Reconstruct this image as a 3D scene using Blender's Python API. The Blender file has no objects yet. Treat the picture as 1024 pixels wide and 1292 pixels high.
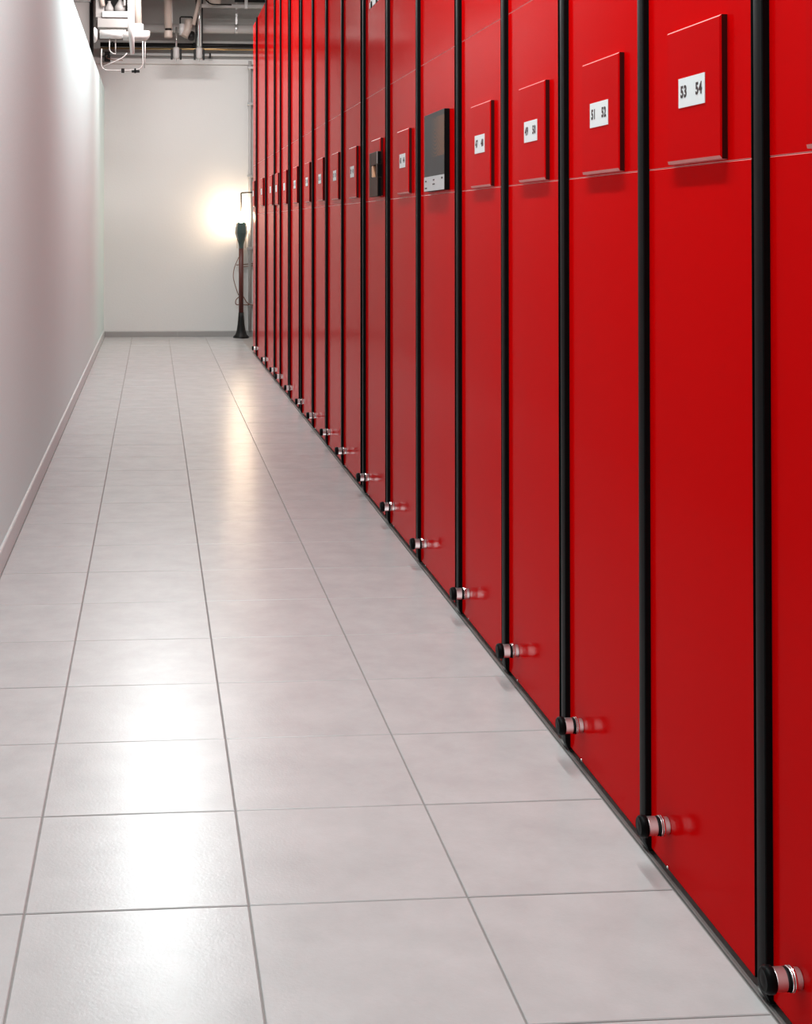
import bpy, bmesh, math, random
from mathutils import Vector, Matrix

random.seed(7)
PI = math.pi
S = bpy.context.scene
C = S.collection

# ------------------------------------------------------------------ camera
# x to the right, y down the corridor, z up; metres.
EYE = 1.375875
cam = bpy.data.cameras.new('camera')
cam_o = bpy.data.objects.new('camera', cam)
C.objects.link(cam_o)
S.camera = cam_o
cam.sensor_fit = 'VERTICAL'
cam.sensor_height = 36.0
cam.sensor_width = 36.0 * 1024 / 1292
cam.lens = 1723.5916 / 1292 * 36.0
cam.shift_x = (512 - 326.468) / 1292
cam.shift_y = -(646 - 259.1971) / 1292
cam.clip_start, cam.clip_end = 0.05, 100


def cam_matrix(yaw, pit, rol):
    cy, sy, cp, sp, cr, sr = (math.cos(yaw), math.sin(yaw), math.cos(pit), math.sin(pit), math.cos(rol), math.sin(rol))
    Ry = Matrix(((cy, 0, -sy), (0, 1, 0), (sy, 0, cy)))
    Rp = Matrix(((1, 0, 0), (0, cp, -sp), (0, sp, cp)))
    Rr = Matrix(((cr, -sr, 0), (sr, cr, 0), (0, 0, 1)))
    M = Rr @ Rp @ Ry
    b = [Vector((r[0], r[2], -r[1])) for r in M]          # right, down, forward
    m = Matrix((b[0], -b[1], -b[2])).transposed().to_4x4()
    m.translation = (0, 0, EYE)
    return m


cam_o.matrix_world = cam_matrix(0.0773, -0.0150, 0.0010)

# ------------------------------------------------------------------ world, lights, exposure
W = bpy.data.worlds.new('world')
S.world = W
W.use_nodes = True
W.node_tree.nodes['Background'].inputs[0].default_value = (1.0, 0.97, 0.96, 1)
W.node_tree.nodes['Background'].inputs[1].default_value = 0.06
S.view_settings.view_transform = 'Standard'
S.view_settings.look = 'None'
S.view_settings.gamma = 1.0
S.view_settings.exposure = 0.05
S.view_settings.use_curve_mapping = False
S.cycles.blur_glossy = 2.0
S.cycles.sample_clamp_indirect = 1.2
S.cycles.caustics_reflective = False


def area_light(name, loc, sx, sy, power, col=(1, 0.97, 0.95), spread=PI):
    l = bpy.data.lights.new(name, 'AREA')
    l.shape = 'RECTANGLE'
    l.size, l.size_y = sx, sy
    l.energy = power
    l.color = col
    l.spread = spread
    o = bpy.data.objects.new(name, l)
    o.location = loc
    C.objects.link(o)
    return o


# ceiling tubes over the middle of the corridor, plus an added fill at the back
TUBE = (0.90, 1.0, 1.0)
area_light('ceiling_tube_or_fill', (0.07, 11.0, 3.80), 0.16, 4.4, 122, TUBE)
area_light('ceiling_tube_or_fill', (0.45, 3.3, 3.95), 0.10, 4.6, 172, TUBE)
area_light('ceiling_tube_or_fill', (0.30, 15.0, 4.15), 1.6, 0.10, 72, (1.0, 0.97, 0.95))  # added fill, unseen above the frame, brightens back wall and pipes

# ------------------------------------------------------------------ materials
def nt(name):
    m = bpy.data.materials.new(name)
    m.use_nodes = True
    t = m.node_tree
    return m, t, t.nodes['Principled BSDF']


def setp(b, col=None, rough=None, metal=None, coat=None, spec=None, coat_rough=None, ior=None):
    if ior is not None: b.inputs['IOR'].default_value = ior
    if col is not None: b.inputs['Base Color'].default_value = (*col, 1)
    if rough is not None: b.inputs['Roughness'].default_value = rough
    if metal is not None: b.inputs['Metallic'].default_value = metal
    if coat is not None: b.inputs['Coat Weight'].default_value = coat
    if coat_rough is not None: b.inputs['Coat Roughness'].default_value = coat_rough
    if spec is not None: b.inputs['Specular IOR Level'].default_value = spec


def plain(name, col, rough=0.5, metal=0.0, var=0.06, scale=8.0, bump=0.0, bscale=60.0, **k):
    """principled material with a little procedural mottling"""
    m, t, b = nt(name)
    setp(b, col, rough, metal, **k)
    co = t.nodes.new('ShaderNodeTexCoord')
    n = t.nodes.new('ShaderNodeTexNoise')
    n.inputs['Scale'].default_value = scale
    n.inputs['Detail'].default_value = 4
    t.links.new(co.outputs['Object'], n.inputs['Vector'])
    r = t.nodes.new('ShaderNodeMix'); r.data_type = 'RGBA'
    r.inputs[6].default_value = (*[c * (1 - var) for c in col], 1)
    r.inputs[7].default_value = (*[min(1, c * (1 + var)) for c in col], 1)
    t.links.new(n.outputs['Fac'], r.inputs[0])
    t.links.new(r.outputs[2], b.inputs['Base Color'])
    if bump:
        n2 = t.nodes.new('ShaderNodeTexNoise')
        n2.inputs['Scale'].default_value = bscale
        n2.inputs['Detail'].default_value = 5
        t.links.new(co.outputs['Object'], n2.inputs['Vector'])
        bp = t.nodes.new('ShaderNodeBump')
        bp.inputs['Strength'].default_value = bump
        bp.inputs['Distance'].default_value = 0.01
        t.links.new(n2.outputs['Fac'], bp.inputs['Height'])
        t.links.new(bp.outputs['Normal'], b.inputs['Normal'])
    return m


def tile_mat():
    m, t, b = nt('porcelain_tile')
    co = t.nodes.new('ShaderNodeTexCoord')
    oi = t.nodes.new('ShaderNodeObjectInfo')
    add = t.nodes.new('ShaderNodeVectorMath'); add.operation = 'MULTIPLY_ADD'
    add.inputs[1].default_value = (1, 1, 1)
    cmb = t.nodes.new('ShaderNodeMath'); cmb.operation = 'MULTIPLY'; cmb.inputs[1].default_value = 37.0
    t.links.new(oi.outputs['Random'], cmb.inputs[0])
    t.links.new(co.outputs['Object'], add.inputs[0])
    t.links.new(cmb.outputs[0], add.inputs[2])
    n = t.nodes.new('ShaderNodeTexNoise'); n.inputs['Scale'].default_value = 7; n.inputs['Detail'].default_value = 6
    n.inputs['Roughness'].default_value = 0.65
    t.links.new(add.outputs[0], n.inputs['Vector'])
    n2 = t.nodes.new('ShaderNodeTexNoise'); n2.inputs['Scale'].default_value = 160; n2.inputs['Detail'].default_value = 3
    t.links.new(add.outputs[0], n2.inputs['Vector'])
    ramp = t.nodes.new('ShaderNodeValToRGB')
    ramp.color_ramp.elements[0].position = 0.3; ramp.color_ramp.elements[0].color = (0.43, 0.418, 0.416, 1)
    ramp.color_ramp.elements[1].position = 0.72; ramp.color_ramp.elements[1].color = (0.50, 0.487, 0.485, 1)
    t.links.new(n.outputs['Fac'], ramp.inputs[0])
    t.links.new(ramp.outputs[0], b.inputs['Base Color'])
    b.inputs['Roughness'].default_value = 0.26
    b.inputs['Specular IOR Level'].default_value = 0.4
    bp = t.nodes.new('ShaderNodeBump'); bp.inputs['Strength'].default_value = 0.10; bp.inputs['Distance'].default_value = 0.003
    t.links.new(n2.outputs['Fac'], bp.inputs['Height'])
    t.links.new(bp.outputs['Normal'], b.inputs['Normal'])
    return m


def emit(name, col, strength):
    m, t, b = nt(name)
    setp(b, col, 0.4)
    b.inputs['Emission Color'].default_value = (*col, 1)
    b.inputs['Emission Strength'].default_value = strength
    return m


def wood_mat():
    m, t, b = nt('brown_wood')
    co = t.nodes.new('ShaderNodeTexCoord')
    mp = t.nodes.new('ShaderNodeMapping'); mp.inputs['Scale'].default_value = (60, 60, 4)
    n = t.nodes.new('ShaderNodeTexNoise'); n.inputs['Scale'].default_value = 1.2; n.inputs['Detail'].default_value = 5
    r = t.nodes.new('ShaderNodeValToRGB')
    r.color_ramp.elements[0].position = 0.3; r.color_ramp.elements[0].color = (0.030, 0.013, 0.008, 1)
    r.color_ramp.elements[1].position = 0.75; r.color_ramp.elements[1].color = (0.11, 0.048, 0.028, 1)
    t.links.new(co.outputs['Object'], mp.inputs[0]); t.links.new(mp.outputs[0], n.inputs['Vector'])
    t.links.new(n.outputs['Fac'], r.inputs[0]); t.links.new(r.outputs[0], b.inputs['Base Color'])
    setp(b, rough=0.65, spec=0.25)
    return m


def screen_mat():
    """charcoal board with a faint brown printed drawing of fine lines"""
    m, t, b = nt('charcoal_print')
    co = t.nodes.new('ShaderNodeTexCoord')
    w = t.nodes.new('ShaderNodeTexWave'); w.wave_type = 'RINGS'; w.inputs['Scale'].default_value = 22
    w.inputs['Distortion'].default_value = 2.5; w.inputs['Detail'].default_value = 2
    mp = t.nodes.new('ShaderNodeMapping'); mp.inputs['Location'].default_value = (0, 0.02, -0.1)
    t.links.new(co.outputs['Object'], mp.inputs[0]); t.links.new(mp.outputs[0], w.inputs['Vector'])
    n = t.nodes.new('ShaderNodeTexNoise'); n.inputs['Scale'].default_value = 9
    t.links.new(co.outputs['Object'], n.inputs['Vector'])
    sx = t.nodes.new('ShaderNodeSeparateXYZ'); t.links.new(co.outputs['Object'], sx.inputs[0])
    # brown field sits on the right two thirds (towards -y), middle of the height
    g1 = t.nodes.new('ShaderNodeMapRange'); g1.inputs[1].default_value = 0.06; g1.inputs[2].default_value = -0.12
    t.links.new(sx.outputs['Y'], g1.inputs[0])
    g2 = t.nodes.new('ShaderNodeMath'); g2.operation = 'COMPARE'; g2.inputs[1].default_value = 0.055; g2.inputs[2].default_value = 0.075
    t.links.new(sx.outputs['Z'], g2.inputs[0])
    mu = t.nodes.new('ShaderNodeMath'); mu.operation = 'MULTIPLY'
    t.links.new(g1.outputs[0], mu.inputs[0]); t.links.new(g2.outputs[0], mu.inputs[1])
    mu2 = t.nodes.new('ShaderNodeMath'); mu2.operation = 'MULTIPLY'
    t.links.new(mu.outputs[0], mu2.inputs[0]); t.links.new(w.outputs['Fac'], mu2.inputs[1])
    mu3 = t.nodes.new('ShaderNodeMath'); mu3.operation = 'MULTIPLY'
    t.links.new(mu2.outputs[0], mu3.inputs[0]); mu3.inputs[1].default_value = 0.9
    mx = t.nodes.new('ShaderNodeMix'); mx.data_type = 'RGBA'
    mx.inputs[6].default_value = (0.045, 0.044, 0.044, 1); mx.inputs[7].default_value = (0.26, 0.095, 0.035, 1)
    t.links.new(mu3.outputs[0], mx.inputs[0]); t.links.new(mx.outputs[2], b.inputs['Base Color'])
    setp(b, rough=0.5, spec=0.25)
    return m


RED = plain('red_lacquer', (0.56, 0.0008, 0.0015), 0.13, var=0.015, scale=3, ior=1.052)
RED_HI = plain('red_edge_highlight', (0.75, 0.24, 0.23), 0.35)  # lighter red, paints the edge highlights on chamfers and seams
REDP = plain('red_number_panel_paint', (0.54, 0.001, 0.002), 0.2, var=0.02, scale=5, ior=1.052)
RED_SHADE = plain('red_side_shade', (0.045, 0.001, 0.001), 0.6, spec=0.15)  # darkened red, paints the shade on the number panel sides
BLACK = plain('black_rubber_and_dark_gap', (0.004, 0.004, 0.0043), 0.40, var=0.2, scale=30, ior=1.14)
DARK = plain('dark_carcass', (0.004, 0.003, 0.003), 0.8, spec=0.1)
STEEL = plain('brushed_steel', (0.72, 0.70, 0.70), 0.32, 1.0, var=0.03, scale=40)
STEELB = plain('bright_steel_ring', (0.9, 0.89, 0.89), 0.15, 1.0, var=0.03, scale=40)
CARD = plain('white_card', (0.80, 0.82, 0.83), 0.5, var=0.03, scale=60)
INK = plain('dark_ink', (0.03, 0.006, 0.008), 0.6)
WHITEPRINT = plain('white_print', (0.85, 0.83, 0.83), 0.5)
WALL = plain('white_plaster', (0.72, 0.70, 0.69), 0.75, var=0.025, scale=1.4, bump=0.10, bscale=45)
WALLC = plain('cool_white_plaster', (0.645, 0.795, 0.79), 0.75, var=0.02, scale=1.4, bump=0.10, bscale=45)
CONC = plain('grey_concrete', (0.50, 0.48, 0.465), 0.85, var=0.12, scale=2.5, bump=0.2, bscale=30)
CEIL = plain('ceiling_paint', (0.55, 0.53, 0.52), 0.85, var=0.06, scale=2)
SKIRT = plain('grey_skirting_tile', (0.56, 0.60, 0.60), 0.40, var=0.05, scale=9)
SKIRTB = plain('dark_grey_skirting_tile', (0.33, 0.315, 0.31), 0.45, var=0.05, scale=9)
GROUT = plain('grout', (0.26, 0.235, 0.225), 0.9, var=0.15, scale=50)
TILE = tile_mat()
RAIL = plain('aluminium_rail', (0.25, 0.24, 0.235), 0.35, 0.6, var=0.08, scale=20)
WHITEP = plain('white_pipe_paint', (0.62, 0.605, 0.60), 0.4, var=0.04, scale=6)
BEIGE = plain('beige_pipe_paint', (0.50, 0.41, 0.36), 0.45, var=0.06, scale=6)
GREYP = plain('grey_pipe_paint', (0.47, 0.44, 0.43), 0.45, var=0.06, scale=5)
VENT = plain('dull_grey_sheet', (0.34, 0.32, 0.31), 0.5, var=0.08, scale=5)
GALV = plain('galvanised_steel', (0.62, 0.61, 0.61), 0.35, 0.8, var=0.1, scale=15)
BLACKP = plain('black_pipe_paint_and_dark_gap', (0.006, 0.005, 0.005), 0.5, spec=0.25)
BRASS = plain('brass', (0.55, 0.36, 0.17), 0.3, 1.0)
CHROME = plain('chrome', (0.85, 0.85, 0.86), 0.12, 1.0)
WOOD = wood_mat()
SCREEN = screen_mat()
LABELM = plain('silver_label', (0.55, 0.55, 0.56), 0.4, var=0.08, scale=30)
EDGE_LIT = plain('pale_lit_edge', (0.75, 0.38, 0.22), 0.4, var=0.05)  # pale colour painting the lit edge of the plate's opening
POLE = plain('dark_red_pole_paint', (0.085, 0.012, 0.008), 0.4)
TEAL = plain('dark_green_enamel', (0.018, 0.045, 0.042), 0.12, coat=0.6)
CABLE = plain('brown_cable', (0.20, 0.09, 0.06), 0.5)
BULB = emit('glowing_bulb', (1.0, 0.75, 0.50), 300.0)

# ------------------------------------------------------------------ mesh helpers
def add_box(bm, x0, x1, y0, y1, z0, z1, bevel=0.0, seg=1):
    b = bmesh.new()
    bmesh.ops.create_cube(b, size=1)
    for v in b.verts:
        v.co = Vector(((x0 + x1) / 2 + v.co.x * (x1 - x0), (y0 + y1) / 2 + v.co.y * (y1 - y0), (z0 + z1) / 2 + v.co.z * (z1 - z0)))
    if bevel:
        bmesh.ops.bevel(b, geom=list(b.edges), offset=bevel, segments=seg, affect='EDGES', profile=0.5)
    merge(bm, b)


def merge(bm, b, mat=None):
    vm = {}
    for v in b.verts:
        vm[v] = bm.verts.new(mat @ v.co if mat else v.co)
    for f in b.faces:
        nf = bm.faces.new([vm[v] for v in f.verts])
        nf.smooth = f.smooth
        nf.material_index = f.material_index
    b.free()


def add_lathe(bm, prof, n=24, mat=None, smooth=True, squash=1.0):
    """profile of (radius, height) spun about local z"""
    b = bmesh.new()
    rings = []
    for r, z in prof:
        if r < 1e-6:
            rings.append([b.verts.new((0, 0, z))])
        else:
            rings.append([b.verts.new((r * math.cos(2 * PI * i / n), squash * r * math.sin(2 * PI * i / n), z)) for i in range(n)])
    for a, c in zip(rings, rings[1:]):
        for i in range(n):
            j = (i + 1) % n
            if len(a) == 1 and len(c) == 1: continue
            if len(a) == 1: f = b.faces.new((a[0], c[j], c[i]))
            elif len(c) == 1: f = b.faces.new((a[i], a[j], c[0]))
            else: f = b.faces.new((a[i], a[j], c[j], c[i]))
            f.smooth = smooth
    bmesh.ops.recalc_face_normals(b, faces=list(b.faces))
    merge(bm, b, mat)


def add_tube(bm, pts, r, n=10, cap=True):
    """round tube along a polyline; r is one radius or one per point"""
    pts = [Vector(p) for p in pts]
    rs = r if isinstance(r, (list, tuple)) else [r] * len(pts)
    b = bmesh.new()
    prev = None
    rings = []
    for i, p in enumerate(pts):
        if i == 0: d = pts[1] - p
        elif i == len(pts) - 1: d = p - pts[i - 1]
        else: d = (pts[i + 1] - p).normalized() + (p - pts[i - 1]).normalized()
        d.normalize()
        if prev is None:
            u = d.cross(Vector((0, 0, 1)))
            if u.length < 0.1: u = d.cross(Vector((1, 0, 0)))
        else:
            u = prev - d * prev.dot(d)
        u.normalize(); prev = u
        v = d.cross(u)
        rings.append([b.verts.new(p + (u * math.cos(2 * PI * k / n) + v * math.sin(2 * PI * k / n)) * rs[i]) for k in range(n)])
    for a, c in zip(rings, rings[1:]):
        for k in range(n):
            j = (k + 1) % n
            f = b.faces.new((a[k], a[j], c[j], c[k])); f.smooth = True
    if cap:
        b.faces.new(rings[0]); b.faces.new(rings[-1])
    bmesh.ops.recalc_face_normals(b, faces=list(b.faces))
    merge(bm, b)


def arc(c, r, a0, a1, plane='xz', n=8):
    out = []
    for i in range(n + 1):
        a = a0 + (a1 - a0) * i / n
        u, v = r * math.cos(a), r * math.sin(a)
        out.append((c[0] + u, c[1], c[2] + v) if plane == 'xz' else (c[0] + u, c[1] + v, c[2]))
    return out


def rounded(pts, r, n=5):
    """polyline with its corners rounded"""
    pts = [Vector(p) for p in pts]
    out = [pts[0]]
    for a, b, c in zip(pts, pts[1:], pts[2:]):
        d0, d1 = (a - b), (c - b)
        k = min(r, d0.length * 0.45, d1.length * 0.45)
        p0, p1 = b + d0.normalized() * k, b + d1.normalized() * k
        for i in range(n + 1):
            s = i / n
            out.append(p0 * (1 - s) ** 2 + b * 2 * s * (1 - s) + p1 * s ** 2)
    out.append(pts[-1])
    return out


def mesh(name, bm, mats):
    me = bpy.data.meshes.new(name)
    bm.to_mesh(me); bm.free()
    for m in (mats if isinstance(mats, (list, tuple)) else [mats]):
        me.materials.append(m)
    return me


def link(name, me, parent=None, loc=(0, 0, 0)):
    o = bpy.data.objects.new(name, me)
    o.location = loc
    o.parent = parent
    C.objects.link(o)
    return o


def obj(name, bm, mats, parent=None, loc=(0, 0, 0)):
    return link(name, mesh(name, bm, mats), parent, loc)


def box(name, x0, x1, y0, y1, z0, z1, m, parent=None, bevel=0.0, loc=(0, 0, 0)):
    bm = bmesh.new()
    add_box(bm, x0, x1, y0, y1, z0, z1, bevel)
    return obj(name, bm, m, parent, loc)


def tube(name, pts, r, m, parent=None, n=10):
    bm = bmesh.new()
    add_tube(bm, pts, r, n)
    return obj(name, bm, m, parent)


def tag(o, label, cat, group=None):
    o['label'] = label
    o['category'] = cat
    if group: o['group'] = group
    return o


def thing(name, label, cat, loc, group=None):
    return tag(link(name, None, None, loc), label, cat, group)


def structure(o):
    o['kind'] = 'structure'
    return o


# ------------------------------------------------------------------ room
XW = -0.605            # face of the left wall
XC = 1.091475          # front of the red units
YB = 17.0              # face of the back wall
T = 0.45               # floor tile
ZC = 4.35              # ceiling

floor = structure(box('floor', -1.3, 2.3, -9.0, YB + 0.1, -0.06, -0.0035, GROUT))
G = 0.0019             # half a joint
cols = [(XW + 0.012, -0.25353), (-0.25353, 0.19647), (0.19647, 0.64647), (0.64647, XC - 0.011)]
TH = 0.012


def tile_mesh(w, d):
    bm = bmesh.new()
    x, y, e = w / 2 - G, d / 2 - G, 0.0016
    lo = [bm.verts.new((sx * x, sy * y, -TH)) for sx, sy in ((-1, -1), (1, -1), (1, 1), (-1, 1))]
    mi = [bm.verts.new((sx * x, sy * y, -e)) for sx, sy in ((-1, -1), (1, -1), (1, 1), (-1, 1))]
    hi = [bm.verts.new((sx * (x - e), sy * (y - e), 0)) for sx, sy in ((-1, -1), (1, -1), (1, 1), (-1, 1))]
    for a, b in ((lo, mi), (mi, hi)):
        for i in range(4):
            j = (i + 1) % 4
            bm.faces.new((a[i], a[j], b[j], b[i]))
    bm.faces.new(hi)
    return mesh('floor_tile', bm, TILE)


Y0 = 2.78118
j0, j1 = -6, 32
for ci, (xa, xb) in enumerate(cols):
    full = tile_mesh(xb - xa, T)
    for j in range(j0, j1):
        ya = Y0 + j * T
        yb = min(ya + T, YB - 0.012)
        me = full if yb - ya > T - 0.001 else tile_mesh(xb - xa, yb - ya)
        if yb - ya < 0.03: continue
        o = link('floor_tile', me, floor, ((xa + xb) / 2, (ya + yb) / 2, random.uniform(-0.0003, 0.0003)))
        o.rotation_euler = (random.uniform(-1, 1) * 0.0012, random.uniform(-1, 1) * 0.0012, 0)

structure(box('trim_1', XC - 0.0095, XC - 0.002, 0.2, 14.93, -0.01, 0.003, RAIL, bevel=0.001))   # flush rail along the units

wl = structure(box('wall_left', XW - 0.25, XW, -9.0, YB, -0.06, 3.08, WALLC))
structure(box('wall_outer', -1.3, -1.2, -9.0, YB, -0.06, ZC, CONC))
structure(box('wall_right', 2.2, 2.3, -9.0, YB, -0.06, ZC, WALL))
structure(box('wall_rear', -1.3, 2.3, -9.1, -9.0, -0.06, ZC, WALL))
structure(box('ceiling', -1.3, 2.3, -9.1, YB + 0.1, ZC, ZC + 0.1, CEIL))
structure(box('wall_back', -1.3, 2.3, YB, YB + 0.1, -0.06, 3.40, WALL))
structure(box('wall_upper', -1.3, 2.3, YB + 0.03, YB + 0.1, 3.40, ZC, CONC))
structure(box('trim_2', -0.84, 2.2, YB - 0.03, YB, 3.385, 3.46, WALL, bevel=0.004))     # plaster ledge above the back wall

# skirting: pieces of tile with a rounded top, three floor tiles long
def skirt_profile(length, h, t):
    bm = bmesh.new()
    prof = [(0, 0.0), (t, 0.0), (t, h - t * 0.8), (t * 0.75, h - t * 0.3), (t * 0.3, h), (0, h)]
    a = [bm.verts.new((x, 0.0008, z)) for x, z in prof]
    b = [bm.verts.new((x, length - 0.0008, z)) for x, z in prof]
    n = len(prof)
    for i in range(n):
        bm.faces.new((a[i], a[(i + 1) % n], b[(i + 1) % n], b[i]))
    bm.faces.new(a[::-1]); bm.faces.new(b)
    bmesh.ops.recalc_face_normals(bm, faces=list(bm.faces))
    return bm


bl = structure(link('baseboard_left', None, None, (XW, 0, 0)))
sk = mesh('skirting_tile', skirt_profile(1.35, 0.092, 0.011), SKIRT)
y = 0.1
while y < YB - 0.02:
    L = min(1.35, YB - 0.012 - y)
    link('skirting_tile', sk if L > 1.349 else mesh('skirting_tile', skirt_profile(L, 0.092, 0.011), SKIRT), bl, (0, y, 0))
    y += 1.35
bb = structure(link('baseboard_back', None, None, (XW + 0.012, YB, 0)))
x = 0.0
skb = mesh('skirting_tile', skirt_profile(0.9, 0.072, 0.011), SKIRTB)
while x < 2.7:
    o = link('skirting_tile', skb, bb, (x, 0, 0))
    o.rotation_euler = (0, 0, -PI / 2)
    x += 0.9

# ------------------------------------------------------------------ red mobile shelving units
ZT = 3.57
near = [2.349, 2.940, 3.523, 4.136, 4.774, 5.519, 6.241, 6.966, 7.780, 8.488, 9.225, 9.960, 10.797, 11.609, 12.153, 13.098, 14.288]
span = [.070, .061, .092, .090, .114, .107, .137, .183, .123, .155, .165, .255, .250, .173, .222, .240, .264]
SW, SE = 0.042, 0.013      # rubber strip: width, how far it stands proud


def strip_mesh():
    bm = bmesh.new()
    e, w = SE, SW
    prof = [(0.0, 0.0), (-e + 0.002, 0.0), (-e, 0.002)] + \
           [(-e - 0.0012 * math.sin(PI * i / 6), 0.002 + (w - 0.009) * i / 6) for i in range(1, 6)] + \
           [(-e, w - 0.007), (-e + 0.003, w - 0.002), (-e + 0.007, w), (0.012, w), (0.012, 0.0)]
    rows = [(0.006, 0.35), (0.022, 0.9), (0.04, 1.0), (ZT, 1.0)]
    rings = [[bm.verts.new((x * (k if x < 0 else 1), y, z)) for x, y in prof] for z, k in rows]
    n = len(prof)
    for a, b in zip(rings, rings[1:]):
        for i in range(n):
            bm.faces.new((a[i], a[(i + 1) % n], b[(i + 1) % n], b[i]))
    bm.faces.new(rings[0][::-1]); bm.faces.new(rings[-1])
    bmesh.ops.recalc_face_normals(bm, faces=list(bm.faces))
    return mesh('rubber_strip', bm, BLACK)


STRIP = strip_mesh()
TOX = Matrix.Rotation(-PI / 2, 4, 'Y')       # local z -> -x


def lathe_x(prof, m, name, n=28):
    bm = bmesh.new()
    add_lathe(bm, prof, n, TOX)
    return mesh(name, bm, m)


def sharp(me, ang=35):
    me.shade_flat() if False else None
    return me


# bumper, standing out of the panel along -x
R_ = 0.0205
def ringprof(z0, z1, r, e=0.0008):
    return [(0, z0), (r - e, z0), (r - e, z0), (r, z0 + e), (r, z0 + e), (r, z1 - e), (r, z1 - e), (r - e, z1), (r - e, z1), (0, z1)]
B_FLANGE = lathe_x(ringprof(0, 0.011, 0.0175), STEEL, 'mounting_disc')
B_RING = lathe_x(ringprof(0.011, 0.0155, 0.0212) , STEELB, 'steel_ring')
B_RING2 = lathe_x(ringprof(0.0165, 0.0195, 0.0212), STEELB, 'steel_ring')
B_RUB = lathe_x(ringprof(0.0195, 0.0265, 0.0198, 0.002), BLACK, 'rubber_ring')
B_SLV = lathe_x(ringprof(0.0265, 0.046, 0.0195), STEEL, 'steel_sleeve')
B_CAP = lathe_x([(0, 0.046), (0.0205, 0.046), (0.0225, 0.048), (0.0228, 0.056), (0.0215, 0.0605), (0.0185, 0.0635), (0.0175, 0.0638), (0.016, 0.0632), (0.008, 0.0645), (0, 0.065)], BLACK, 'rubber_cap')
SCREW = lathe_x([(0, 0), (0.0035, 0), (0.0035, 0.0015), (0.002, 0.003), (0, 0.0034)], CHROME, 'screw', 12)

# number panel: a shallow tray with a deep chamfer on its lower edge
def number_panel_mesh(w=0.272, h=0.277, e=0.014):
    bm = bmesh.new()
    c = 0.003
    back = [bm.verts.new((0, y, z)) for y, z in ((w / 2, 0), (-w / 2, 0), (-w / 2, h), (w / 2, h))]
    mid = [bm.verts.new((-e + c, y, z)) for y, z in ((w / 2, 0.0012), (-w / 2, 0.0012), (-w / 2, h), (w / 2, h))]
    fr = [bm.verts.new((-e, y, z)) for y, z in ((w / 2 - c, 0.0075), (-w / 2 + c, 0.0075), (-w / 2 + c, h - c), (w / 2 - c, h - c))]
    for a, b in ((back, mid), (mid, fr)):
        for i in range(4):
            bm.faces.new((a[i], a[(i + 1) % 4], b[(i + 1) % 4], b[i]))
    bm.faces.new(fr); bm.faces.new(back)
    bmesh.ops.recalc_face_normals(bm, faces=list(bm.faces))
    for f in bm.faces:
        f.material_index = 1 if 0.1 < abs(f.normal.x) < 0.95 and f.normal.y > -0.2 else (2 if abs(f.normal.y) > 0.95 else 0)  # highlight painted on the chamfers, shade on the sides
    return mesh('number_panel', bm, [REDP, RED_HI, RED_SHADE])


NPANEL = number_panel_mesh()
bmc = bmesh.new(); add_box(bmc, -0.0012, 0, -0.0665, 0.0665, 0, 0.060)
NCARD = mesh('number_card', bmc, CARD)


def text_mesh(s, size, sx, m, name, bold=0.0, ext=0.0003, space=1.0):
    """flat lettering whose face looks along -x, read from the corridor"""
    cu = bpy.data.curves.new(name, 'FONT')
    cu.body = s
    cu.size = size
    cu.extrude = ext
    cu.offset = bold
    cu.space_character = space
    cu.align_x = 'CENTER'
    cu.resolution_u = 3
    to = bpy.data.objects.new(name, cu)
    C.objects.link(to)
    dg = bpy.context.evaluated_depsgraph_get()
    me = bpy.data.meshes.new_from_object(to.evaluated_get(dg))
    bpy.data.objects.remove(to)
    bpy.data.curves.remove(cu)
    me.transform(Matrix(((0, 0, -1, 0), (-sx, 0, 0, 0), (0, 1, 0, 0), (0, 0, 0, 1))))
    me.materials.clear(); me.materials.append(m)
    me.name = name
    return me


def slab_panel(parent, y0, y1, z0, z1):
    bm = bmesh.new()
    add_box(bm, XC, XC + 0.018, y0, y1, z0, z1, 0.0014, 1)
    for f in bm.faces:
        f.normal_update()
        f.material_index = 2 if f.normal.y < -0.3 else (1 if max(abs(c) for c in f.normal) < 0.95 else 0)  # near end blackened to paint the dark gap, bevels lightened as highlights
    o = obj('front_panel', bm, [RED, RED_HI, BLACK], parent)
    o.location = (-parent.location.x, -parent.location.y, 0)
    return o


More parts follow.
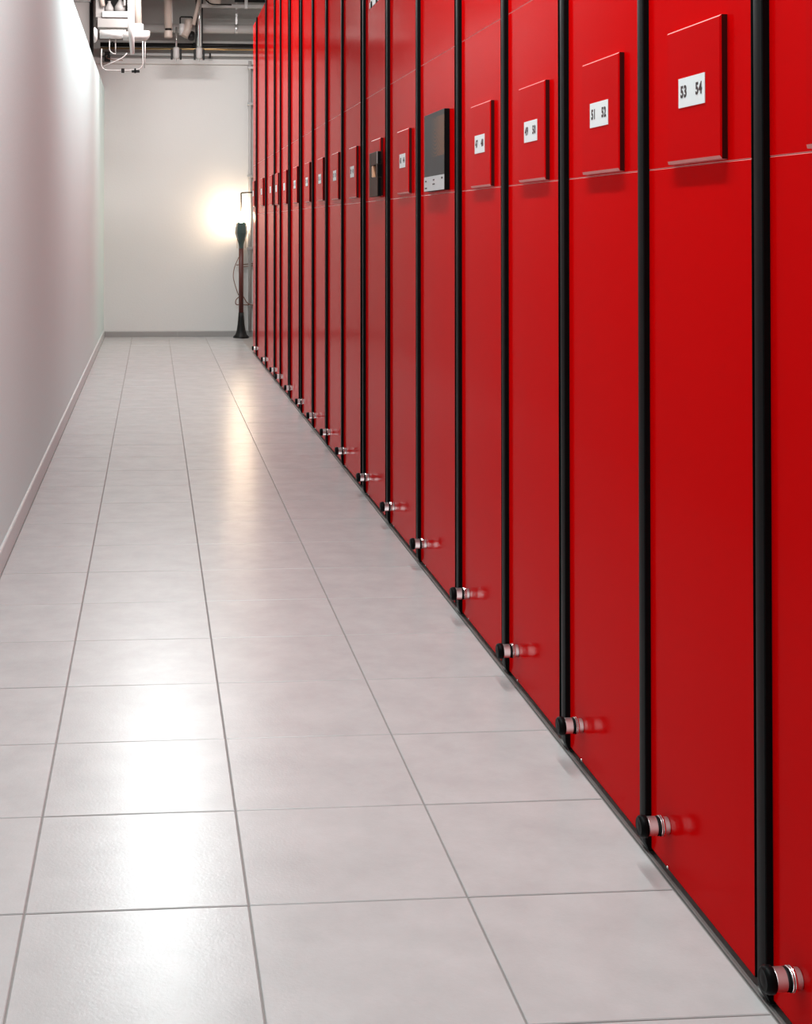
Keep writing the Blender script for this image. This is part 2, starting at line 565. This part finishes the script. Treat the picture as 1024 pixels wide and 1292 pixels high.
def make_unit(i, label, numbers=None, kind='card'):
    """i-th unit from the camera; strip on its far edge, red front, bumper beside the strip"""
    far = near[i] + SW if i < len(near) else 14.914
    y1 = near[i] if i < len(near) else 14.914                # far end of the red front
    y0 = near[i - 1] + span[i - 1] + 0.003 if i > 0 else 1.79
    u = thing('mobile_shelving_unit', label, 'shelving unit', (XC + 0.45, (y0 + y1) / 2, 0), 'red mobile shelving units in the row')
    ox, oy = -u.location.x, -u.location.y
    box('carcass', XC + 0.012 + 0.006, XC + 0.9, y0 + 0.002, far - 0.001, -0.0035, ZT - 0.01, DARK, u, loc=(ox, oy, 0))
    for z0, z1 in ((0.013, 1.4998), (1.5002, 2.0298), (2.0302, ZT)):
        slab_panel(u, y0, y1 - 0.0006, z0, z1)
    if i < len(near):
        link('rubber_strip', STRIP, u, (XC + ox, y1 + oy, 0))
        bp = link('bumper', B_SLV, u, (XC + ox - 0.0003, y1 - 0.098 + oy, 0.105))
        for nm, me in (('mounting_disc', B_FLANGE), ('steel_ring', B_RING), ('steel_ring', B_RING2), ('rubber_ring', B_RUB), ('rubber_cap', B_CAP)):
            link(nm, me, bp)
        link('screw', SCREW, u, (XC + ox, y1 - 0.098 + oy, 0.017))
    ym = (y0 + y1) / 2
    dz = max(0.0, (ym - 4.5) * 0.0075)
    yp = max(ym - 0.02 - 0.02 * max(0, ym - 2.7), y0 + 0.148)      # the number panels hang off centre
    if kind in ('card', 'wood'):
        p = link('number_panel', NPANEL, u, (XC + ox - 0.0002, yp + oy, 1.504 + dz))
        if kind == 'card':
            link('number_card', NCARD, p, (-0.0142, 0.002, 0.114))['label'] = 'white card'
            if numbers:
                for nn, dy in zip(numbers, (0.041, -0.036)):
                    tm = text_mesh(nn, 0.0325, 0.92, INK, 'printed_number', 0.0012, space=1.15)
                    link('printed_number', tm, p, (-0.0157, dy, 0.135))
    if kind == 'wood':
        p = link('lock_plate', None, u, (XC + ox, ym + oy, 1.517))
        bpy.data.objects.remove(p)
        bm = bmesh.new()
        # plate with a recess: four bars round an opening
        W2, H2, e = 0.122, 0.214, 0.034
        add_box(bm, -e, -0.0145, -W2, W2, 0, 0.092, 0.0015)
        add_box(bm, -e, -0.0145, -W2, W2, 0.152, H2, 0.0015)
        add_box(bm, -e, -0.0145, 0.062, W2, 0.0922, 0.1518)
        add_box(bm, -e, -0.0145, -W2, -0.075, 0.0922, 0.1518)
        p = obj('lock_plate', bm, [WOOD, BLACK], u, (XC + ox, 6.517 + oy, 1.517))
        for f in p.data.polygons:
            f.material_index = 1 if f.normal.y < -0.9 else 0
        p['label'] = 'brown wooden lock plate'
        box('recess', -0.018, -0.0146, -0.0748, 0.0618, 0.0925, 0.1515, BLACKP, p)
        box('lit_recess_edge', -e + 0.001, -0.0185, 0.020, 0.060, 0.094, 0.150, EDGE_LIT, p, 0.002)  # pale block painting the lit side of the opening
        box('edge_band', -e - 0.0012, -e - 0.0001, -W2 + 0.002, -W2 + 0.012, 0.155, H2 - 0.002, GALV, p)
        tm = text_mesh('II', 0.46, 1.0, WHITEPRINT, 'printed_letters', 0.004, 0.0006, 1.2)
        # slab feet under the two uprights
        bm = bmesh.new(); bm.from_mesh(tm)
        co = [v.co for v in bm.verts]
        ya, yb = min(c.y for c in co), max(c.y for c in co)
        for yc in (ya * 0.58 + yb * 0.42 - 0.045, yb * 0.58 + ya * 0.42 + 0.045):
            pass
        add_box(bm, -0.0006, 0.0006, ya - 0.03, yb + 0.03, -0.004, 0.026)
        me = bpy.data.meshes.new('printed_letters'); bm.to_mesh(me); bm.free(); me.materials.append(WHITEPRINT)
        link('printed_letters', me, u, (XC + ox - 0.0008, 6.70 + oy, 2.478))['label'] = 'white printed letters'
    if kind == 'terminal':
        p = box('dark_board', -0.021, -0.0004, -0.186, 0.186, 0, 0.300, SCREEN, u, 0.0015, (XC + ox, 5.155 + oy, 1.511))
        # board centred on its own origin so that its print stays on it
        p.data.transform(Matrix.Translation((0, 0, -0.15))); p.location.z += 0.15
        p['label'] = 'charcoal board with faint brown line drawing'
        p.data.materials.append(BLACK)
        for f in p.data.polygons:
            f.material_index = 0 if f.normal.x < -0.9 else 1
        s = box('label_strip', -0.0222, -0.0211, -0.185, 0.185, -0.149, -0.093, LABELM, p)
        s['label'] = 'silver white strip with small marks'
        for k, (yy, zz, w, h) in enumerate(((0.15, -0.110, 0.012, 0.006), (-0.15, -0.105, 0.014, 0.007), (0.0, -0.108, 0.014, 0.005), (0.0, -0.124, 0.022, 0.004), (0.15, -0.137, 0.020, 0.005))):
            box('print_mark', -0.0227, -0.0223, yy - w, yy + w, zz - h / 2, zz + h / 2, INK, p)
    return u


L = 'tall red shelving unit '
make_unit(0, L + 'nearest the camera, cut off by the right edge')
make_unit(1, L + 'with card 53 54, second from the right edge', ('53', '54'))
make_unit(2, L + 'with card 51 52, third from the right edge', ('51', '52'))
make_unit(3, L + 'with card 49 50, fourth from the right edge', ('49', '50'))
make_unit(4, L + 'with card 47 48, next to the one with a charcoal board', ('47', '48'))
make_unit(5, L + 'carrying a dark charcoal board with a pale strip below', kind='terminal')
make_unit(6, L + 'between the ones with charcoal board and wooden plate', ('43', '44'))
make_unit(7, L + 'carrying a brown wooden lock plate under white letters', kind='wood')
make_unit(8, L + 'next beyond the one with the wooden plate', ('39', '40'))
make_unit(9, L + 'second beyond the one with the wooden plate', ('37', '38'))
make_unit(10, L + 'third beyond the one with the wooden plate', ('35', '36'))
make_unit(11, L + 'fourth beyond the one with the wooden plate', ('33', '34'))
make_unit(12, L + 'sixth from the far end of the row', ('31', '32'))
make_unit(13, L + 'fifth from the far end, in the lamp glow')
make_unit(14, L + 'fourth from the far end, in the lamp glow')
make_unit(15, L + 'third from the far end, in the lamp glow')
make_unit(16, L + 'second from the far end, in the lamp glow')
make_unit(17, L + 'at the far end of the row beside the floor lamp')

# ------------------------------------------------------------------ floor lamp by the back wall
LX, LY = 1.083, 16.80
lamp = thing('floor_lamp', 'lit floor lamp with flared black foot, dark red pole and dark green housing', 'lamp', (LX, LY, 0))
bm = bmesh.new()
add_lathe(bm, [(0, 0.0), (0.098, 0.0), (0.096, 0.016), (0.072, 0.04), (0.056, 0.085), (0.044, 0.16), (0.036, 0.25), (0.032, 0.31), (0, 0.31)], 28)
obj('foot', bm, BLACKP, lamp)
bm = bmesh.new()
add_lathe(bm, [(0, 0.31), (0.029, 0.31), (0.029, 1.10), (0.0, 1.10)], 20)
obj('pole', bm, POLE, lamp)
bm = bmesh.new()
add_lathe(bm, [(0.0, 1.09), (0.030, 1.09), (0.030, 1.115), (0.033, 1.15), (0.044, 1.195), (0.060, 1.24), (0.076, 1.285), (0.076, 1.31), (0.070, 1.36), (0.062, 1.405), (0.052, 1.418), (0.0, 1.415)], 8, smooth=False)
obj('lamp_housing', bm, TEAL, lamp)
bm = bmesh.new()
add_lathe(bm, [(0.014, 1.415), (0.016, 1.44), (0.034, 1.475), (0.040, 1.50), (0.034, 1.525), (0.018, 1.54), (0, 1.543)], 20)
obj('bulb', bm, BULB, lamp)
bm = bmesh.new()
add_tube(bm, rounded([(0, 0.045, 1.41), (0, 0.045, 1.50), (0.0, 0.05, 1.56), (0, 0.02, 1.62), (0, 0.02, 1.783), (0.10, 0.02, 1.790), (0.18, 0.02, 1.790)], 0.012), 0.0085, 8)
obj('reflector_rod', bm, BLACKP, lamp)
bm = bmesh.new()
for s in (-1, 1):
    add_box(bm, s * 0.05 - 0.003, s * 0.05 + 0.003, -0.004, 0.004, 1.10, 1.26)
obj('strut', bm, BRASS, lamp)

tag(tube('cable', rounded([(1.075, 16.83, 0.985), (1.06, 16.86, 0.995), (1.005, 16.88, 0.87), (0.985, 16.88, 0.75), (1.02, 16.87, 0.62), (1.055, 16.86, 0.52)], 0.08), 0.005, CABLE),
    'thin brown cable hanging in a loop left of the lamp pole', 'cable')
tag(tube('cable', rounded([(1.19, 16.93, 0.395), (1.08, 16.9, 0.40), (1.02, 16.89, 0.40), (1.02, 16.89, 0.46), (1.10, 16.9, 0.53), (1.17, 16.92, 0.41), (1.25, 16.93, 0.39)], 0.05), 0.006, CABLE),
    'thin dark cable coiled low behind the lamp pole', 'cable')
t = thing('wall_bracket', 'thin brown two bar wall bracket behind the lamp pole at mid height', 'bracket', (1.12, 16.96, 0.89))
tube('bar', [(-0.09, 0.0, 0.0), (0.14, 0.0, 0.018)], 0.006, CABLE, t)
tube('bar', [(-0.03, 0.0, -0.028), (0.14, 0.0, -0.006)], 0.005, CABLE, t)
box('wall_plate', 0.115, 0.145, 0.0, 0.038, -0.05, 0.05, GALV, t, 0.003)

# grey upright conduit in the back right corner
t = thing('conduit', 'pale grey upright conduit on the back wall beside the red units', 'conduit', (1.20, 16.96, 0.08))
tube('conduit_tube', [(0, 0.0, 0.0), (0, 0.0, 3.35)], 0.020, GREYP, t)
tube('conduit_tube', [(0.055, 0.0, 0.0), (0.055, 0.0, 3.25)], 0.014, WHITEP, t)
for z in (0.3, 1.0, 1.9, 2.8, 3.25):
    box('pipe_clip', -0.03, 0.08, -0.022, 0.036, z, z + 0.035, GALV, t, 0.003)

# ------------------------------------------------------------------ services under the ceiling at the back
P = 'services'
t = thing('water_pipe', 'thick grey pipe running level across the top of the back wall', 'pipe', (0.4, 16.78, 3.80))
tube('pipe_run', [(-1.1, 0, 0.0), (1.75, 0, 0)], 0.056, GREYP, t, 18)
for x in (-0.62, -0.18, 0.62):
    bm = bmesh.new(); add_lathe(bm, [(0.060, -0.02), (0.062, -0.018), (0.062, 0.018), (0.060, 0.02)], 18, Matrix.Translation((x, 0, 0)) @ Matrix.Rotation(PI / 2, 4, 'Y'))
    obj('pipe_clamp', bm, GALV, t)
    box('hanger', x - 0.012, x + 0.012, -0.006, 0.006, 0.058, ZC - 3.80, GALV, t)
t = thing('black_pipe', 'black pipe running level across the back wall below the grey pipe', 'pipe', (0.4, 16.84, 3.602))
tube('pipe_run', [(-1.05, 0, 0.0), (1.75, 0, 0)], 0.027, BLACKP, t, 14)
for x in (-0.9, 0.1, 1.0):
    box('pipe_clip', x - 0.012, x + 0.012, -0.030, 0.19, -0.033, 0.033, BLACKP, t, 0.003)
t = thing('brass_pipe', 'thin brass pipe running level just under the black pipe', 'pipe', (0.4, 16.84, 3.558))
tube('pipe_run', [(-1.05, 0, 0.0), (1.75, 0, 0)], 0.013, BRASS, t, 10)
t = thing('conduit', 'white conduit running level just above the plaster ledge', 'conduit', (0.4, 16.90, 3.494))
tube('conduit_tube', [(-1.05, 0, 0.0), (1.75, 0, 0)], 0.018, WHITEP, t, 12)
for x in (-0.5, 0.3, 1.1):
    box('pipe_clip', x - 0.012, x + 0.012, -0.021, 0.068, -0.034, 0.021, BLACKP, t, 0.002)


def drop(x, y, r, label, ztop):
    d = thing('drop_pipe', label, 'pipe', (x, y, 3.375))
    tube('pipe_run', [(0, 0, 0.10), (0, 0, ztop - 3.375)], r, CHROME, d, 14)
    bm = bmesh.new()
    add_lathe(bm, [(0, 0.03), (0.034, 0.03), (0.040, 0.05), (0.040, 0.155), (0.030, 0.17), (0, 0.17)], 18)
    obj('cup', bm, GREYP, d)
    for s in (-1, 1):
        box('side_clip', s * 0.054 - 0.012, s * 0.054 + 0.012, -0.02, 0.02, 0.02, 0.15, BLACKP, d, 0.003)
    bm = bmesh.new()
    add_lathe(bm, [(0, -0.005), (0.008, 0), (0.014, 0.03), (0.016, 0.032)], 12)
    obj('nozzle', bm, CHROME, d)
    return d


d = drop(0.277, 16.60, 0.011, 'thin steel drop pipe with grey cup, left of the pair', 3.79)
d = drop(0.556, 16.60, 0.028, 'thick steel drop pipe with grey cup, right of the pair', ZC)
box('backing_strip', -0.045, 0.045, 0.034, 0.05, 0.17, 0.85, BLACKP, d, 0.004)

def upright(label, pts, r, m, joints=()):
    t = thing('upright_pipe', label, 'pipe', pts[-1])
    q = [(Vector(p) - Vector(pts[-1])) for p in pts]
    tube('pipe_run', q, r, m, t, 16)
    for z0, z1, rr, mm in joints:
        bm = bmesh.new(); add_lathe(bm, [(0, z0), (rr * .94, z0), (rr, z0 + .008), (rr, z1 - .008), (rr * .94, z1), (0, z1)], 18)
        obj('coupling', bm, mm, t)
    return t


upright('beige upright pipe hanging in the middle of the pipe group', [(0.165, 16.4, ZC), (0.178, 16.4, 3.745)], 0.048, BEIGE, [(-0.025, 0.012, 0.040, BLACKP), (-0.11, -0.027, 0.05, BEIGE)])
upright('beige upright pipe above the white elbow at left', [(-0.195, 15.53, ZC), (-0.172, 15.53, 3.565)], 0.044, BEIGE, [(-0.005, 0.10, 0.060, WHITEP)])
upright('white upright pipe tapering down in front of the wire loops', [(-0.256, 15.2, ZC), (-0.246, 15.2, 3.56), (-0.230, 15.2, 3.283)], [0.038, 0.036, 0.023], WHITEP)
upright('thin beige pipe slanting down beside the thick steel drop pipe', [(0.555, 16.45, 4.15), (0.535, 16.45, 4.05), (0.480, 16.45, 3.80)], [0.022, 0.022, 0.024], BEIGE)

t = thing('pipe_fitting', 'beige bent pipe fitting with black end on the grey level pipe', 'fitting', (0.40, 16.62, 3.78))
bm = bmesh.new(); add_tube(bm, rounded([(0.03, 0.0, 0.11), (0.03, 0, 0.02), (-0.03, -0.02, -0.10)], 0.05), 0.052, 16); obj('bend', bm, BEIGE, t)
bm = bmesh.new(); add_tube(bm, [(-0.055, -0.02, 0.05), (-0.055, -0.02, -0.085)], 0.036, 16); obj('sleeve', bm, WHITEP, t)
bm = bmesh.new(); add_tube(bm, [(0.06, 0.02, -0.05), (0.06, -0.02, -0.13)], 0.040, 16); obj('end_cap', bm, BLACKP, t)
bm = bmesh.new(); add_tube(bm, rounded([(-0.075, 0, 0.03), (-0.075, 0, 0.14), (0.075, 0, 0.14), (0.075, 0, 0.09)], 0.02), 0.009, 8); obj('clamp', bm, BLACKP, t)

# white level pipe coming out of the left wall, with its elbow
t = thing('white_pipe', 'white level pipe with elbow coming out of the top of the left wall', 'pipe', (-0.60, 15.4, 3.527))
tube('pipe_run', [(0.0, 0, 0.0), (0.29, 0, 0.0)], 0.050, WHITEP, t, 18)
bm = bmesh.new(); add_tube(bm, rounded([(0.26, 0, -0.018), (0.42, 0, -0.02), (0.51, 0, -0.02), (0.51, 0.0, 0.04)], 0.04), 0.052, 18); obj('elbow', bm, GREYP, t)
bm = bmesh.new(); add_lathe(bm, [(0, -0.01), (0.085, -0.01), (0.088, 0.0), (0.07, 0.02), (0.052, 0.03), (0, 0.03)], 22, Matrix.Translation((-0.055, 0, -0.01)) @ Matrix.Rotation(PI / 2, 4, 'Y')); obj('wall_flange', bm, WHITEP, t)

# ventilation box
t = thing('ventilation_unit', 'grey open ventilation box hanging in the top left corner', 'ventilation', (-0.432, 15.7, 3.615))
box('lower_cover', -0.20, 0.165, -0.20, 0.22, 0.0, 0.115, VENT, t, 0.006)
box('front_ledge', -0.145, 0.165, -0.22, -0.19, 0.117, 0.185, WHITEP, t, 0.004)
box('side_cheek', -0.22, -0.125, -0.19, 0.22, 0.117, 0.69, VENT, t, 0.004)
box('side_cheek', 0.155, 0.19, -0.19, 0.22, 0.117, 0.69, VENT, t, 0.004)
box('back_plate', -0.123, 0.153, 0.20, 0.22, 0.117, 0.69, BLACKP, t)
bm = bmesh.new()
add_lathe(bm, [(0.0, 0.187), (0.055, 0.19), (0.05, 0.24), (0.018, 0.30), (0.018, 0.32)], 16, Matrix.Translation((-0.07, -0.08, 0)))
add_lathe(bm, [(0.0, 0.187), (0.066, 0.19), (0.062, 0.26), (0.020, 0.33), (0.020, 0.35)], 16, Matrix.Translation((0.055, -0.08, 0)))
obj('funnel', bm, VENT, t)
bm = bmesh.new(); add_tube(bm, [(0.105, -0.15, 0.26), (0.105, -0.15, 0.64)], 0.014, 12); obj('white_rod', bm, WHITEP, t)
bm = bmesh.new(); add_tube(bm, rounded([(-0.20, -0.215, 0.67), (-0.18, -0.215, 0.45), (-0.135, -0.215, 0.24)], 0.1), 0.026, 12); obj('feed_pipe', bm, BEIGE, t)

t = thing('air_duct', 'brownish grey square upright duct above the left wall', 'duct', (-0.86, 15.9, 3.08))
box('duct_body', -0.12, 0.13, -0.18, 0.16, 0.0, 1.2, GREYP, t, 0.005)
box('duct_flange', -0.135, 0.145, -0.195, 0.175, 0.86, 0.90, GALV, t, 0.003)
box('dark_gap_strip', 0.131, 0.165, -0.12, 0.10, 0.06, 1.2, BLACKP, t)  # black strip painting the dark gap beside the duct

# loops of white wire below the box
def wire(label, pts, r, m=GREYP):
    return tag(tube('wire_loop', rounded(pts, 0.035), r * 0.85, m, None, 8), label, 'wire')


ZL = 15.37
wire('pale wire forming the wide left and bottom loop under the ventilation box', [(-0.578, ZL, 3.36), (-0.583, ZL, 3.21), (-0.577, ZL, 3.152), (-0.534, ZL, 3.119), (-0.276, ZL, 3.119), (-0.152, ZL, 3.133), (-0.116, ZL, 3.181), (-0.119, ZL, 3.448)], 0.0075)
wire('pale wire hanging straight at the right edge of the loops', [(-0.093, ZL + .02, 3.452), (-0.093, ZL + .02, 3.305), (-0.100, ZL + .02, 3.152)], 0.0065)
wire('pale wire slanting from the low left up to the white pipe', [(-0.572, ZL + .0135, 3.157), (-0.429, ZL + .0135, 3.219), (-0.334, ZL + .0135, 3.267), (-0.295, ZL + .0135, 3.314)], 0.008)
wire('pale wire in a small hook under the white level pipe', [(-0.491, ZL + .02, 3.49), (-0.491, ZL + .02, 3.343), (-0.457, ZL + .02, 3.31), (-0.419, ZL + .02, 3.305)], 0.007)
wire('pale wire hanging straight beside the small hook', [(-0.424, ZL + .035, 3.49), (-0.424, ZL + .035, 3.295)], 0.007)
wire('dark wire curving low behind the pale loops', [(-0.565, 16.89, 3.47), (-0.57, 16.5, 3.42), (-0.55, 16.22, 3.36), (-0.47, 16.22, 3.335), (-0.36, 16.22, 3.335)], 0.006, CABLE)
t = thing('cable_clip', 'small black cable clips on the bottom wire of the loop', 'clip', (-0.343, ZL, 3.119))
box('clip_body', -0.015, 0.02, -0.012, 0.012, -0.028, 0.022, BLACKP, t, 0.003)
box('clip_body', 0.10, 0.19, -0.012, 0.012, -0.024, 0.004, BLACKP, t, 0.003)
box('clip_body', 0.13, 0.15, -0.012, 0.012, -0.03, 0.024, BLACKP, t, 0.003)
tag(box('wall_box', -0.60, -0.53, 16.88, 16.995, 3.40, 3.52, BLACKP, None, 0.006), 'small black box in the corner behind the wire loops', 'box')

# upper right rail and junction box
t = thing('ceiling_rail', 'pale level rail high at the back beside the red units', 'rail', (1.0, 16.5, 4.03))
box('rail_bar', -0.42, 0.75, -0.02, 0.02, -0.012, 0.03, GREYP, t, 0.003)
box('rail_bar', -0.02, 0.75, -0.02, 0.02, 0.06, 0.10, BLACKP, t, 0.003)
box('rail_bracket', 0.10, 0.14, -0.025, 0.025, -0.02, 0.11, GALV, t, 0.003)
for x in (-0.35, 0.5):
    box('hanger', x - 0.01, x + 0.01, -0.006, 0.006, 0.032, ZC - 4.03, GALV, t)
t = thing('junction_box', 'beige round box with black cable above the pale rail', 'box', (0.73, 16.35, 4.03))
bm = bmesh.new(); add_lathe(bm, [(0, 0), (0.06, 0.0), (0.075, 0.02), (0.08, 0.06), (0.08, 0.16), (0, 0.16)], 18); obj('box_body', bm, BEIGE, t)
box('hanger', -0.012, 0.012, -0.012, 0.012, 0.161, ZC - 4.03, GALV, t)
bm = bmesh.new(); add_tube(bm, rounded([(-0.12, 0, 0.16), (-0.11, 0, 0.06), (-0.05, -0.09, -0.012), (0.20, -0.09, -0.012)], 0.06), 0.009, 8); obj('cable', bm, BLACKP, t)
